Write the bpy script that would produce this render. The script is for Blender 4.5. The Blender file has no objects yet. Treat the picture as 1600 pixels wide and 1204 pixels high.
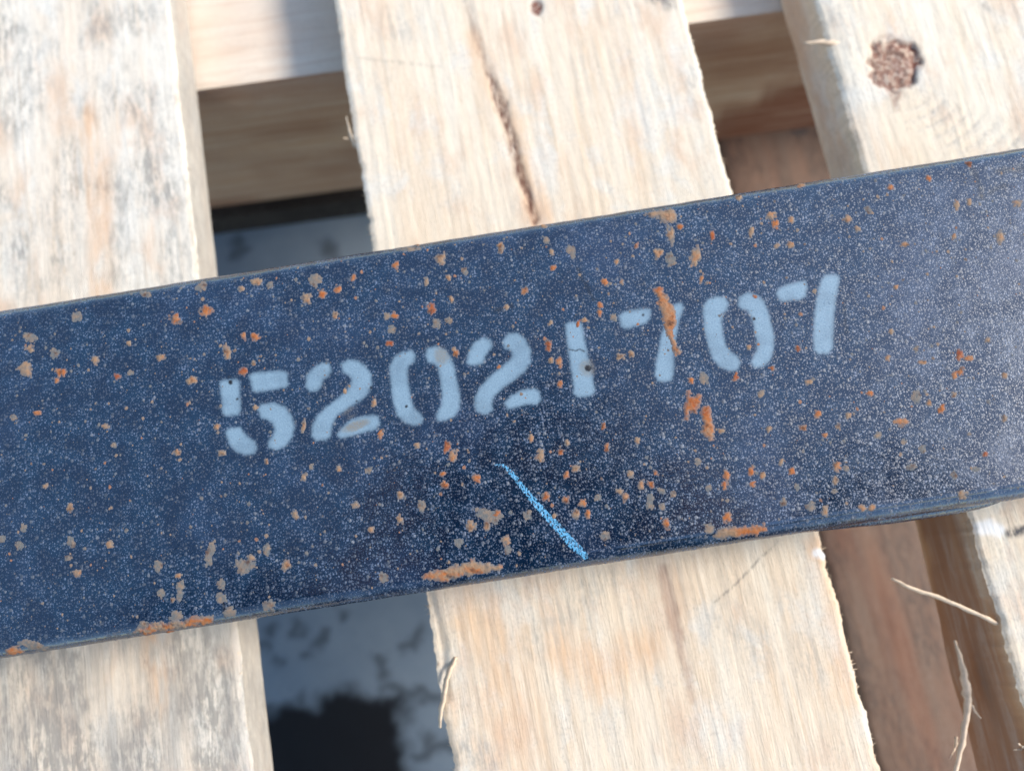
import bpy, bmesh, math, random
import numpy as np
from mathutils import Vector, Matrix

random.seed(7)
rng = np.random.default_rng(11)
SC = bpy.context.scene
COL = SC.collection

# ------------------------------------------------------------------ camera
F_PX = 1203.0
PITCH, ROLL, CAM_H = math.radians(11.2), math.radians(10.6), 0.275
FWD = np.array([0, math.sin(PITCH), -math.cos(PITCH)])
UP0 = np.array([0, math.cos(PITCH), math.sin(PITCH)])
RT0 = np.array([1.0, 0, 0])
RT = math.cos(ROLL) * RT0 - math.sin(ROLL) * UP0
UP = math.sin(ROLL) * RT0 + math.cos(ROLL) * UP0
cam_data = bpy.data.cameras.new('camera')
cam = bpy.data.objects.new('camera', cam_data)
COL.objects.link(cam)
cam.matrix_world = Matrix(((RT[0], UP[0], -FWD[0], 0), (RT[1], UP[1], -FWD[1], 0), (RT[2], UP[2], -FWD[2], CAM_H), (0, 0, 0, 1)))
cam_data.sensor_width = 36.0
cam_data.lens = 36.0 * F_PX / 1600
cam_data.clip_start, cam_data.clip_end = 0.002, 100
cam_data.dof.use_dof = True
cam_data.dof.focus_distance = 0.228
cam_data.dof.aperture_fstop = 6.0
SC.camera = cam

# ------------------------------------------------------------------ sky, sun, exposure
SUN_EL, SUN_ROT = math.radians(35), math.radians(89)
w = bpy.data.worlds.new('World'); SC.world = w; w.use_nodes = True
nt = w.node_tree
sky = nt.nodes.new('ShaderNodeTexSky'); sky.sky_type = 'NISHITA'; sky.sun_disc = False
sky.sun_elevation, sky.sun_rotation = SUN_EL, SUN_ROT
sky.air_density, sky.dust_density, sky.ozone_density = 1.0, 0.6, 1.0
nt.links.new(sky.outputs[0], nt.nodes['Background'].inputs[0])
nt.nodes['Background'].inputs[1].default_value = 0.15
sl = bpy.data.lights.new('sun', 'SUN'); sl.energy = 2.3; sl.angle = math.radians(14); sl.color = (1.0, 0.955, 0.91)
so = bpy.data.objects.new('sun', sl); COL.objects.link(so)
so.rotation_euler = Vector((math.sin(SUN_ROT) * math.cos(SUN_EL), math.cos(SUN_ROT) * math.cos(SUN_EL), math.sin(SUN_EL))).to_track_quat('Z', 'Y').to_euler()
so.location = (0, 0, 3)
SC.view_settings.view_transform = 'Standard'
SC.view_settings.look = 'None'
SC.view_settings.gamma = 1
SC.view_settings.exposure = 1.36
SC.cycles.max_bounces = 8

# ------------------------------------------------------------------ geometry helpers
def to_world(px, py, z):
    """the point of the photograph's pixel (1600 x 1204) at height z"""
    px = np.asarray(px, float); py = np.asarray(py, float)
    d = FWD + (px[..., None] - 800) / F_PX * RT - (py[..., None] - 602) / F_PX * UP
    t = (z - CAM_H) / d[..., 2]
    return d[..., 0] * t, d[..., 1] * t

def to_px(x, y, z):
    dz = z - CAM_H
    def dot(v): return x * v[0] + y * v[1] + dz * v[2]
    f = dot(FWD)
    return 800 + F_PX * dot(RT) / f, 602 - F_PX * dot(UP) / f

def vnoise(x, y, seed=0):
    x = np.asarray(x, float); y = np.asarray(y, float)
    xi = np.floor(x).astype(np.int64); yi = np.floor(y).astype(np.int64)
    fx, fy = x - xi, y - yi
    fx = fx * fx * (3 - 2 * fx); fy = fy * fy * (3 - 2 * fy)
    def h(a, b):
        n = (a * 374761393 + b * 668265263 + seed * 974634777) & 0x7fffffff
        n = ((n ^ (n >> 13)) * 1274126177) & 0x7fffffff
        n = (n ^ (n >> 16)) & 0xffff
        return n / 65535.0
    return (h(xi, yi) * (1 - fx) + h(xi + 1, yi) * fx) * (1 - fy) + (h(xi, yi + 1) * (1 - fx) + h(xi + 1, yi + 1) * fx) * fy

def fbm(x, y, seed=0, oct=4):
    s = 0; a = 0.5
    for o in range(oct):
        s = s + a * vnoise(x * 2 ** o, y * 2 ** o, seed + o * 17); a *= 0.5
    return s / (1 - 0.5 ** oct)

def smooth(a, b, x):
    t = np.clip((x - a) / (b - a), 0, 1); return t * t * (3 - 2 * t)

def seg_dist(px, py, pts, ws=None):
    """distance to a polyline (minus the local half width when ws is given)"""
    best = np.full(px.shape, 1e9)
    for i in range(len(pts) - 1):
        ax, ay = pts[i]; bx, by = pts[i + 1]
        dx, dy = bx - ax, by - ay
        t = np.clip(((px - ax) * dx + (py - ay) * dy) / (dx * dx + dy * dy + 1e-9), 0, 1)
        d = np.hypot(px - ax - t * dx, py - ay - t * dy)
        if ws is not None: d = d - (ws[i] * (1 - t) + ws[i + 1] * t)
        best = np.minimum(best, d)
    return best

def poly_sd(px, py, pts):
    """signed distance, positive inside"""
    d = np.full(px.shape, 1e9); ins = np.zeros(px.shape, bool)
    n = len(pts)
    for i in range(n):
        ax, ay = pts[i]; bx, by = pts[(i + 1) % n]
        dx, dy = bx - ax, by - ay
        t = np.clip(((px - ax) * dx + (py - ay) * dy) / (dx * dx + dy * dy + 1e-9), 0, 1)
        d = np.minimum(d, np.hypot(px - ax - t * dx, py - ay - t * dy))
        if ay != by:
            c = ((ay > py) != (by > py)) & (px < (bx - ax) * (py - ay) / (by - ay) + ax)
            ins ^= c
    return np.where(ins, d, -d)

def mesh_obj(name, V, Fc, mat, parent=None, attrs=None, smooth_shade=True, loc=None):
    me = bpy.data.meshes.new(name)
    V = np.asarray(V, np.float32)
    if isinstance(Fc, np.ndarray):
        me.vertices.add(len(V)); me.vertices.foreach_set('co', V.ravel())
        k = Fc.shape[1]
        me.loops.add(Fc.size); me.loops.foreach_set('vertex_index', Fc.ravel().astype(np.int32))
        me.polygons.add(len(Fc)); me.polygons.foreach_set('loop_start', np.arange(0, Fc.size, k, dtype=np.int32))
        me.update(calc_edges=True); me.validate()
    else:
        me.from_pydata([tuple(v) for v in V], [], [tuple(f) for f in Fc])
    if smooth_shade: me.polygons.foreach_set('use_smooth', np.ones(len(me.polygons), bool))
    for k, a in (attrs or {}).items():
        at = me.attributes.new(k, 'FLOAT', 'POINT'); at.data.foreach_set('value', np.asarray(a, np.float32).ravel())
    if mat: me.materials.append(mat)
    o = bpy.data.objects.new(name, me); COL.objects.link(o)
    if parent: o.parent = parent
    if loc: o.location = loc
    return o

def empty(name, loc=(0, 0, 0), rz=0):
    o = bpy.data.objects.new(name, None); COL.objects.link(o)
    o.location = loc; o.rotation_euler = (0, 0, rz); o.empty_display_size = 0.02
    return o

def tag(o, label, cat=None, group=None, kind=None):
    o['label'] = label
    if cat: o['category'] = cat
    if group: o['group'] = group
    if kind: o['kind'] = kind
    return o

def grid_faces(nx, ny, off=0):
    i, j = np.meshgrid(np.arange(nx - 1), np.arange(ny - 1), indexing='ij')
    a = i * ny + j
    return np.stack([a, a + ny, a + ny + 1, a + 1], -1).reshape(-1, 4) + off

def tube(pts, rad, seg=7):
    """a tapering tube through pts"""
    p0 = [Vector(p) for p in pts]; r0 = rad; pts = []; rad = []
    for i in range(len(p0) - 1):                       # finer, slightly ragged
        for q in range(4):
            f = q / 4; wob = 0 if i + q == 0 else 0.10
            pts.append(p0[i].lerp(p0[i + 1], f) + Vector((math.sin(7.1 * (i * 4 + q)), math.sin(5.3 * (i * 4 + q) + 1), 0)) * wob * r0[i])
            rad.append((r0[i] * (1 - f) + r0[i + 1] * f) * (1 + 0.10 * math.sin(3.7 * (i * 4 + q))))
    pts.append(p0[-1]); rad.append(r0[-1]); V = []; Fc = []
    for i, p in enumerate(pts):
        d = (pts[min(i + 1, len(pts) - 1)] - pts[max(i - 1, 0)]).normalized()
        a = d.orthogonal().normalized(); b = d.cross(a)
        for k in range(seg):
            t = 2 * math.pi * k / seg
            V.append(p + (a * math.cos(t) * (1 + 0.25 * math.sin(i * 2.3 + k)) + b * math.sin(t) * 0.42) * rad[i])
    for i in range(len(pts) - 1):
        for k in range(seg):
            Fc.append((i * seg + k, i * seg + (k + 1) % seg, (i + 1) * seg + (k + 1) % seg, (i + 1) * seg + k))
    Fc.append(tuple(range(seg))[::-1]); Fc.append(tuple(range((len(pts) - 1) * seg, len(pts) * seg)))
    return V, Fc

# ------------------------------------------------------------------ node helpers
class NB:
    def __init__(self, name):
        self.m = bpy.data.materials.new(name); self.m.use_nodes = True
        self.t = self.m.node_tree; self.b = self.t.nodes['Principled BSDF']
        tc = self.t.nodes.new('ShaderNodeTexCoord')
        self.P = self.vm('SCALE', tc.outputs['Object'], scale=1000.0)      # millimetres
    def n(self, typ, **kw):
        x = self.t.nodes.new(typ)
        for k, v in kw.items(): setattr(x, k, v)
        return x
    def s(self, sock, v):
        if isinstance(v, bpy.types.NodeSocket): self.t.links.new(v, sock)
        elif isinstance(v, (tuple, list)) and len(v) == 3 and sock.type == 'RGBA': sock.default_value = (*v, 1)
        else: sock.default_value = v
    def vm(self, op, a, b=None, scale=None):
        x = self.n('ShaderNodeVectorMath', operation=op); self.s(x.inputs[0], a)
        if b is not None: self.s(x.inputs[1], b)
        if scale is not None: self.s(x.inputs['Scale'], scale)
        return x.outputs[0]
    def mul(self, s): return self.vm('MULTIPLY', self.P, s)
    def math(self, op, a, b=0.0, c=None, clamp=False):
        x = self.n('ShaderNodeMath', operation=op, use_clamp=clamp); self.s(x.inputs[0], a); self.s(x.inputs[1], b)
        if c is not None: self.s(x.inputs[2], c)
        return x.outputs[0]
    def noise(self, v, scale=1.0, detail=3.0, rough=0.5, dist=0.0):
        x = self.n('ShaderNodeTexNoise'); self.s(x.inputs['Vector'], v); self.s(x.inputs['Scale'], scale)
        self.s(x.inputs['Detail'], detail); self.s(x.inputs['Roughness'], rough); self.s(x.inputs['Distortion'], dist)
        return x.outputs['Fac']
    def vor(self, v, scale=1.0, feature='F1', smoothness=0.5):
        x = self.n('ShaderNodeTexVoronoi', feature=feature, voronoi_dimensions='2D'); self.s(x.inputs['Vector'], v); self.s(x.inputs['Scale'], scale)
        if feature == 'SMOOTH_F1': self.s(x.inputs['Smoothness'], smoothness)
        return x.outputs['Distance'], x.outputs['Color']
    def ramp(self, f, a, b, lo=0.0, hi=1.0):
        x = self.n('ShaderNodeMapRange', interpolation_type='SMOOTHSTEP'); self.s(x.inputs[0], f)
        for i, v in enumerate((a, b, lo, hi)): self.s(x.inputs[i + 1], v)
        return x.outputs[0]
    def mix(self, f, a, b, mode='MIX'):
        x = self.n('ShaderNodeMix', data_type='RGBA', blend_type=mode); self.s(x.inputs['Factor'], f)
        self.s(x.inputs[6], a); self.s(x.inputs[7], b); return x.outputs[2]
    def attr(self, name):
        return self.n('ShaderNodeAttribute', attribute_name=name).outputs['Fac']
    def sep(self, c):
        x = self.n('ShaderNodeSeparateColor'); self.s(x.inputs[0], c); return x.outputs
    def bump(self, h, dist, strength=1.0, normal=None):
        x = self.n('ShaderNodeBump'); self.s(x.inputs['Height'], h); self.s(x.inputs['Distance'], dist); self.s(x.inputs['Strength'], strength)
        if normal is not None: self.s(x.inputs['Normal'], normal)
        return x.outputs[0]
    def out(self, col, rough=0.5, spec=0.5, normal=None):
        self.s(self.b.inputs['Base Color'], col); self.s(self.b.inputs['Roughness'], rough)
        self.s(self.b.inputs['Specular IOR Level'], spec)
        if normal is not None: self.s(self.b.inputs['Normal'], normal)
        return self.m

def wood(name, tones, along='y', mildew=0.4, mildew_col=(0.23, 0.225, 0.21), fibre=1.0, fine=1.0, blotch=0.75):
    """sawn softwood; tones = three base colours, grain runs along the given local axis"""
    b = NB(name)
    def st(across, lengthwise):
        return b.mul((across, lengthwise, across) if along == 'y' else (lengthwise, across, across))
    warp = b.noise(st(0.05, 0.02), detail=2)
    g1 = b.noise(b.vm('ADD', st(0.075, 0.006), b.vm('SCALE', b.n('ShaderNodeCombineXYZ').outputs[0], scale=0.0)), detail=4, rough=0.55, dist=0.6)
    g2 = b.noise(st(0.32, 0.018), detail=5, rough=0.6, dist=0.4)
    g3 = b.noise(st(2.2, 0.10), detail=4, rough=0.65)
    c = b.mix(b.ramp(g1, 0.35, 0.62), tones[0], tones[1])
    c = b.mix(b.ramp(g2, 0.48, 0.74, 0, 0.55), c, tones[2])
    c = b.mix(b.math('MULTIPLY', b.ramp(g3, 0.35, 0.75), 0.24 * fine), c, b.mix(1.0, c, (0.60, 0.52, 0.44), 'MULTIPLY'))
    bl1 = b.noise(st(0.075, 0.042), detail=4, rough=0.6, dist=0.4); bl2 = b.noise(st(0.06, 0.028), detail=4, rough=0.6)
    c = b.mix(b.ramp(bl1, 0.50, 0.68, 0, blotch), c, (0.62, 0.58, 0.49))
    c = b.mix(b.ramp(bl2, 0.50, 0.70, 0, blotch), c, (0.57, 0.40, 0.27))
    sp = b.noise(st(1.5, 0.7), detail=4, rough=0.7)
    c = b.mix(b.math('MULTIPLY', b.ramp(sp, 0.50, 0.68), b.ramp(bl1, 0.35, 0.60, 0.05, 0.45 * fine)), c, (0.30, 0.25, 0.205))
    g4 = b.noise(st(3.2, 0.22), detail=3, rough=0.7)
    c = b.mix(b.math('MULTIPLY', b.ramp(g4, 0.42, 0.68), 0.18 * fine), c, b.mix(1.0, c, (0.52, 0.44, 0.36), 'MULTIPLY'))
    # dark fibres torn by the saw
    f1 = b.noise(st(1.1, 0.055), detail=5, rough=0.7, dist=0.3)
    f2 = b.noise(st(0.10, 0.03), detail=2)
    fm = b.math('MULTIPLY', b.ramp(f1, 0.60, 0.72), b.ramp(f2, 0.40, 0.62))
    c = b.mix(b.math('MULTIPLY', fm, 0.6 * fibre), c, (0.20, 0.145, 0.105))
    # grey mildew speckle
    m1 = b.noise(st(0.60, 0.15), detail=6, rough=0.74, dist=0.12)
    m2 = b.noise(st(0.055, 0.035), detail=3, rough=0.6)
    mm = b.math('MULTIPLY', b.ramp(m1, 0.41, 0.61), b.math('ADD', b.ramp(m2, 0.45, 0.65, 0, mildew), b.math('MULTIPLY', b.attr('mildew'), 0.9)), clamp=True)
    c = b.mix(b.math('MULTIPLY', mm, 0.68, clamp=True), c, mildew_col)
    c = b.mix(b.math('MULTIPLY', b.attr('wear_shade'), b.ramp(g3, 0.3, 0.6, 0.6, 1)), c, (0.27, 0.245, 0.21))  # even grey for weathering and painted-in shade
    # marks with a shape of their own
    wob = b.math('MULTIPLY', b.ramp(b.noise(st(0.9, 0.16), detail=5, rough=0.7), 0.3, 0.62), 1.0)
    c = b.mix(b.math('MULTIPLY', b.attr('orange'), b.ramp(g2, 0.25, 0.6, 0.35, 0.9)), c, (0.60, 0.31, 0.13))
    c = b.mix(b.math('MULTIPLY', b.attr('red'), b.ramp(g2, 0.2, 0.6, 0.6, 1.0)), c, (0.19, 0.062, 0.03))
    c = b.mix(b.math('MULTIPLY', b.attr('streak'), wob), c, (0.095, 0.030, 0.016))
    c = b.mix(b.math('MULTIPLY', b.attr('knot'), b.ramp(b.noise(b.P, 0.5, 5, 0.75), 0.38, 0.56, 0.45, 1.0)), c, (0.15, 0.044, 0.025))
    c = b.mix(b.math('MULTIPLY', b.attr('chalky'), b.ramp(m1, 0.3, 0.6, 0.5, 1)), c, (0.72, 0.72, 0.70))
    c = b.mix(b.math('MULTIPLY', b.attr('soot'), b.ramp(m1, 0.38, 0.55)), c, (0.06, 0.06, 0.065))
    h = b.math('ADD', b.math('ADD', g3, b.math('MULTIPLY', g4, 0.7)), b.math('MULTIPLY', f1, 0.8))
    return b.out(c, 0.78, 0.25, b.bump(h, 0.0005, 0.5))

def paint_material():
    b = NB('navy_paint')
    n1 = b.noise(b.P, 2.2, 3, 0.55)
    n2 = b.noise(b.P, 0.12, 4, 0.6)
    n3 = b.noise(b.P, 0.03, 3, 0.6)
    c = b.mix(b.ramp(n2, 0.35, 0.7), (0.0005, 0.0070, 0.021), (0.0006, 0.0150, 0.036))
    c = b.mix(b.math('MULTIPLY', b.ramp(n3, 0.45, 0.68), 0.30), c, (0.018, 0.034, 0.075))
    # grains in the paint: a round bump each, pale with dust and painted glints
    hsum = None
    for scale, thr, rad, col, amt, hk in ((2.1, 0.45, 0.40, (0.14, 0.20, 0.30), 0.60, 0.26), (1.15, 0.50, 0.42, (0.10, 0.14, 0.22), 0.66, 0.40), (0.62, 0.84, 0.34, (0.15, 0.155, 0.165), 0.75, 0.7)):
        d, cc = b.vor(b.P, scale); r = b.sep(cc)
        edge = b.math('ADD', d, b.math('MULTIPLY', b.math('SUBTRACT', n1, 0.5), 0.5))
        rr = b.math('MULTIPLY_ADD', r[2], rad * 0.6, rad * 0.55)
        on = b.ramp(r[0], thr, thr + 0.04)
        dome = b.math('MULTIPLY', on, b.ramp(b.math('DIVIDE', edge, rr), 0.25, 1.0, 1, 0))
        f = b.math('MULTIPLY', b.math('MULTIPLY', on, b.ramp(b.math('DIVIDE', edge, rr), 0.55, 0.95, 1, 0)), b.math('MULTIPLY', b.math('POWER', r[1], 1.4), b.ramp(n2, 0.38, 0.62, 0.30 * amt, amt)))
        c = b.mix(f, c, col)
        hd = b.math('MULTIPLY', dome, hk / scale)
        hsum = hd if hsum is None else b.math('ADD', hsum, hd)
    st = b.attr('stencil')
    stn = b.math('MULTIPLY', st, b.ramp(b.math('ADD', n1, b.math('MULTIPLY', st, 0.75)), 0.42, 0.98), clamp=True)
    stn = b.math('MULTIPLY', stn, b.ramp(n2, 0.3, 0.6, 0.80, 1.0))
    sc_ = b.mix(b.ramp(n1, 0.3, 0.7), (0.135, 0.205, 0.255), (0.190, 0.270, 0.320))
    c = b.mix(stn, c, sc_)
    ck = b.attr('chalk')
    hh = b.noise(b.mul((2.2, 1.35, 2.0)), 1.0, 3, 0.7)
    c = b.mix(b.ramp(b.math('MULTIPLY', ck, hh), 0.44, 0.515), c, (0.10, 0.32, 0.49))
    gr = b.attr('grime')
    c = b.mix(b.math('MULTIPLY', gr, b.ramp(n1, 0.3, 0.65, 0.35, 1)), c, (0.17, 0.145, 0.105))
    c = b.mix(b.attr('pit'), c, (0.004, 0.004, 0.005))
    h = b.math('ADD', b.math('MULTIPLY', hsum, 1.0), b.math('MULTIPLY', b.noise(b.P, 1.0, 2, 0.5), 0.75))
    nb = b.bump(h, 0.00008, b.math('MULTIPLY_ADD', stn, -0.65, 1.0))
    rough = b.math('ADD', b.ramp(b.math('ADD', b.math('MULTIPLY', n2, 0.5), b.math('MULTIPLY', n3, 0.5)), 0.38, 0.62, 0.15, 0.24), b.math('MULTIPLY', stn, 0.3))
    rough = b.math('ADD', rough, b.math('MULTIPLY', b.ramp(hsum, 0.0, 0.12), 0.45))
    b.b.inputs['IOR'].default_value = 1.56
    return b.out(c, rough, b.math('MULTIPLY_ADD', stn, -0.6, 1.0), nb)

def rust_material():
    b = NB('rust')
    n1 = b.noise(b.P, 1.1, 5, 0.7); n2 = b.noise(b.P, 0.4, 3, 0.6)
    t = b.attr('tint')                       # 0 grey dust crust, 1 tan, 2 orange, 3 dark red
    def step(k): return b.math('SUBTRACT', t, k, clamp=True)
    c = b.mix(step(0.0), (0.115, 0.115, 0.108), (0.25, 0.155, 0.090))
    c = b.mix(step(1.0), c, (0.32, 0.10, 0.026))
    c = b.mix(step(2.0), c, (0.21, 0.046, 0.018))
    c = b.mix(b.ramp(n1, 0.45, 0.72, 0, 0.6), c, (0.28, 0.18, 0.11))
    c = b.mix(b.ramp(n2, 0.52, 0.70, 0, 0.85), c, (0.065, 0.028, 0.018))
    c = b.mix(b.math('MULTIPLY', b.attr('rim'), 0.7), c, (0.11, 0.115, 0.12))
    return b.out(c, 0.9, 0.2, b.bump(n1, 0.0003, 0.9))

def plain(name, col, rough=0.6, spec=0.4, var=0.25, scale=0.08, bump=0.0):
    b = NB(name)
    n = b.noise(b.P, scale, 5, 0.6)
    c = b.mix(b.ramp(n, 0.3, 0.7), tuple(x * (1 - var) for x in col), tuple(min(1, x * (1 + var)) for x in col))
    return b.out(c, rough, spec, b.bump(n, bump, 0.6) if bump else None)

M_paint = paint_material()
M_rust = rust_material()
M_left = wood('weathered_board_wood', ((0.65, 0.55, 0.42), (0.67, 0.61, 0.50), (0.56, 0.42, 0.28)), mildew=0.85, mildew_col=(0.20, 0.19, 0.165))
M_mid = wood('pale_board_wood', ((0.67, 0.54, 0.385), (0.69, 0.60, 0.46), (0.58, 0.42, 0.27)), mildew=0.25)
M_right = wood('rough_board_wood', ((0.67, 0.56, 0.41), (0.69, 0.62, 0.49), (0.58, 0.45, 0.30)), mildew=0.25)
M_string = wood('planed_beam_wood', ((0.66, 0.53, 0.40), (0.70, 0.60, 0.47), (0.54, 0.37, 0.25)), along='x', mildew=0.0, fibre=0.15, fine=0.6, blotch=0.2)
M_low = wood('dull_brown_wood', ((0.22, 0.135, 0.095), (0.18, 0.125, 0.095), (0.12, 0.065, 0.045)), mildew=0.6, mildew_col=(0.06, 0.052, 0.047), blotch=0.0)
M_dark = wood('shade_dark_wood', ((0.030, 0.022, 0.018), (0.024, 0.018, 0.015), (0.016, 0.012, 0.010)), along='x', mildew=0.0, blotch=0.0)  # near-black colour stands for the shade beneath the stringer
M_splinter = plain('splinter_wood', (0.62, 0.47, 0.32), 0.7, 0.3, 0.15, 0.3)

# ------------------------------------------------------------------ ground
def ground_material():
    b = NB('grey_blue_ground')
    n1 = b.noise(b.P, 0.02, 5, 0.6); n2 = b.noise(b.P, 0.3, 4, 0.7)
    c = b.mix(b.ramp(n1, 0.3, 0.7), (0.215, 0.265, 0.31), (0.275, 0.325, 0.365))
    c = b.mix(b.ramp(n2, 0.6, 0.75, 0, 0.4), c, (0.10, 0.13, 0.17))
    c = b.mix(b.attr('dark_marks'), c, (0.010, 0.010, 0.012))
    return b.out(c, 0.75, 0.3, b.bump(n2, 0.001, 0.4))

GZ = -0.153
xs = np.unique(np.concatenate([np.linspace(-1.5, -0.24, 16), np.linspace(-0.24, 0.02, 210), np.linspace(0.02, 1.5, 18)]))
ys = np.unique(np.concatenate([np.linspace(-1.5, -0.16, 16), np.linspace(-0.16, 0.24, 260), np.linspace(0.24, 1.5, 16)]))
GX, GY = np.meshgrid(xs, ys, indexing='ij')
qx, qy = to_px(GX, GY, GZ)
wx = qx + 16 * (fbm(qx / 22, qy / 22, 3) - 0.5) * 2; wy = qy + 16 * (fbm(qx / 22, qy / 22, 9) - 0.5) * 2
dark_marks = smooth(-24, 20, poly_sd(wx + 40 * (fbm(qx / 45, qy / 45, 13) - 0.5), wy + 50 * (fbm(qx / 45, qy / 45, 14) - 0.5), [(405, 1120), (455, 1092), (540, 1085), (632, 1078), (640, 1110), (636, 1160), (640, 1400), (300, 1400), (330, 1140)]))  # large dark patch with a wavering soft edge
dark_marks = np.maximum(dark_marks, 0)
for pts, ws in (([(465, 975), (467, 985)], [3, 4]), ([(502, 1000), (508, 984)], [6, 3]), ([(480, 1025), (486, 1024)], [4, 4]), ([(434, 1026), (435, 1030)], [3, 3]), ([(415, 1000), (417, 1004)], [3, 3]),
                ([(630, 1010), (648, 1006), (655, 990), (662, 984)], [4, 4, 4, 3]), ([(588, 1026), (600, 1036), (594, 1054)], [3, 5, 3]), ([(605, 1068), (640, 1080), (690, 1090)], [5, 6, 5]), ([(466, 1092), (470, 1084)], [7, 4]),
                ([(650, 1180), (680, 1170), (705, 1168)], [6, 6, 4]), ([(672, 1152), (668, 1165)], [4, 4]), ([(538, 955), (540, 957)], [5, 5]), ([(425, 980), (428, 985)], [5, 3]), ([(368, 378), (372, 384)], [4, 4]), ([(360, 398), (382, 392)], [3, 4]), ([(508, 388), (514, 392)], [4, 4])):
    dark_marks = np.maximum(dark_marks, 0.6 * smooth(14, -7, seg_dist(wx, wy, pts, ws)))
gz = 0.0006 * (fbm(GX * 60, GY * 60, 5) - 0.5)
ground = mesh_obj('ground', np.stack([GX, GY, gz], -1).reshape(-1, 3), grid_faces(len(xs), len(ys)), ground_material(), attrs={'dark_marks': dark_marks}, loc=(0, 0, GZ))
tag(ground, 'blue grey ground with dark stains and a black patch under the pallet', kind='structure')

# ------------------------------------------------------------------ pallet
pallet = empty('pallet', (0.02, 0.1, GZ))
tag(pallet, 'pale rough sawn wooden pallet under the painted steel bar', 'pallet')

def board(name, x0, x1, y0, y1, zt, th, mat, step, feat, seed, jag=0.0008, along='y', side_attr=None, label=None, slant=None):
    """a sawn board with ragged edges: a fine top sheet, ribbed sides and a bottom; feat(px,py,x,y) -> attributes, dz"""
    nx, ny = int((x1 - x0) / step) + 1, int((y1 - y0) / step) + 1
    u = np.linspace(0, 1, nx); v = np.linspace(0, 1, ny)
    uu, vv = np.meshgrid(u, v, indexing='ij')
    def edge(y, sd):
        return jag * (2.2 * (fbm(y * 90, y * 0 + sd, sd) - 0.5) + 1.2 * (fbm(y * 700, y * 0, sd + 5, 3) - 0.5))
    def xy(uu, vv):
        y = y0 + (y1 - y0) * vv; x = x0 + (x1 - x0) * uu
        if along == 'y':
            eL = edge(y, seed); eR = edge(y, seed + 31)
            k = 0.012 / (x1 - x0)
            x = x + eL * smooth(k, 0, uu) + eR * smooth(1 - k, 1, uu)
        return x, y
    X, Y = xy(uu, vv)
    px, py = to_px(X, Y, zt)
    at, dz = feat(px, py, X, Y)
    Z = zt + 0.00020 * (fbm(X * 700, Y * 40, seed + 3) - 0.5) * 2 + dz
    # rounded / broken arris
    m = np.minimum(uu, 1 - uu) * (x1 - x0) if along == 'y' else np.minimum(vv, 1 - vv) * (y1 - y0)
    Z = Z - 0.0008 * smooth(0.0016, 0, m)
    V = [np.stack([X, Y, Z], -1).reshape(-1, 3)]; Fc = [grid_faces(nx, ny)]
    A = {k: [np.broadcast_to(a, X.shape).ravel()] for k, a in at.items()}
    off = nx * ny
    nz = 9
    for side in range(4):
        if side < 2:
            iu = 0 if side == 0 else nx - 1
            ex, ey, ez = X[iu], Y[iu], Z[iu]; nrm = (-1 if side == 0 else 1, 0)
        else:
            iv = 0 if side == 2 else ny - 1
            ex, ey, ez = X[:, iv], Y[:, iv], Z[:, iv]; nrm = (0, -1 if side == 2 else 1)
        tt = np.linspace(0, 1, nz)
        T, E = np.meshgrid(tt, np.arange(len(ex)), indexing='ij')
        sx, sy = np.broadcast_to(ex, T.shape), np.broadcast_to(ey, T.shape)
        if side < 2:
            es = np.convolve(np.pad(ex, 12, mode='edge'), np.ones(25) / 25, 'valid')
            k = smooth(0.0, 0.35, T) * 0.85
            sx = sx * (1 - k) + es[None, :] * k
        zz = np.broadcast_to(ez, T.shape) * (1 - T) + (zt - th) * T
        par = sy if side < 2 else sx
        dn = 0.0005 * (fbm(par * 160, zz * 500, seed + side, 4) - 0.5) * 2 * np.sin(np.pi * np.clip(T, 0.0, 1)) ** 0.5
        V.append(np.stack([sx + nrm[0] * dn, sy + nrm[1] * dn, zz], -1).reshape(-1, 3))
        f = grid_faces(nz, len(ex), off)
        if slant and side == 0: V[-1][:, 0] -= (T * slant(sy)).ravel()
        if side in (0, 3): f = f[:, ::-1]
        Fc.append(f); off += T.size
        sa = side_attr(side, T, sx, sy) if side_attr else {}
        for k in A: A[k].append(np.broadcast_to(sa.get(k, 0.0), T.shape).ravel())
    V.append(np.array([[x0, y0, zt - th], [x0, y1, zt - th], [x1, y1, zt - th], [x1, y0, zt - th]])); Fc.append(np.array([[0, 1, 2, 3]]) + off)
    for k in A: A[k].append(np.zeros(4))
    c = np.array([(x0 + x1) / 2, (y0 + y1) / 2, zt - th])
    Vw = np.concatenate(V) - c
    o = mesh_obj(name, Vw, np.concatenate(Fc), mat, pallet, {k: np.concatenate(a) for k, a in A.items()}, loc=tuple(c - np.array(pallet.location)))
    if label: o['label'] = label
    return o, c

def zeros(px): return {k: np.zeros(px.shape) for k in ('mildew', 'wear_shade', 'orange', 'red', 'streak', 'knot', 'chalky', 'soot')}

def soft(px, py, pts, ws, fall, warp=8, seed=1, sc=18):
    wx = px + warp * (fbm(px / sc, py / sc, seed) - 0.5) * 2
    wy = py + warp * (fbm(px / sc, py / sc, seed + 40) - 0.5) * 2
    return smooth(fall, -fall * 0.4, seg_dist(wx, wy, pts, ws))

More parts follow.
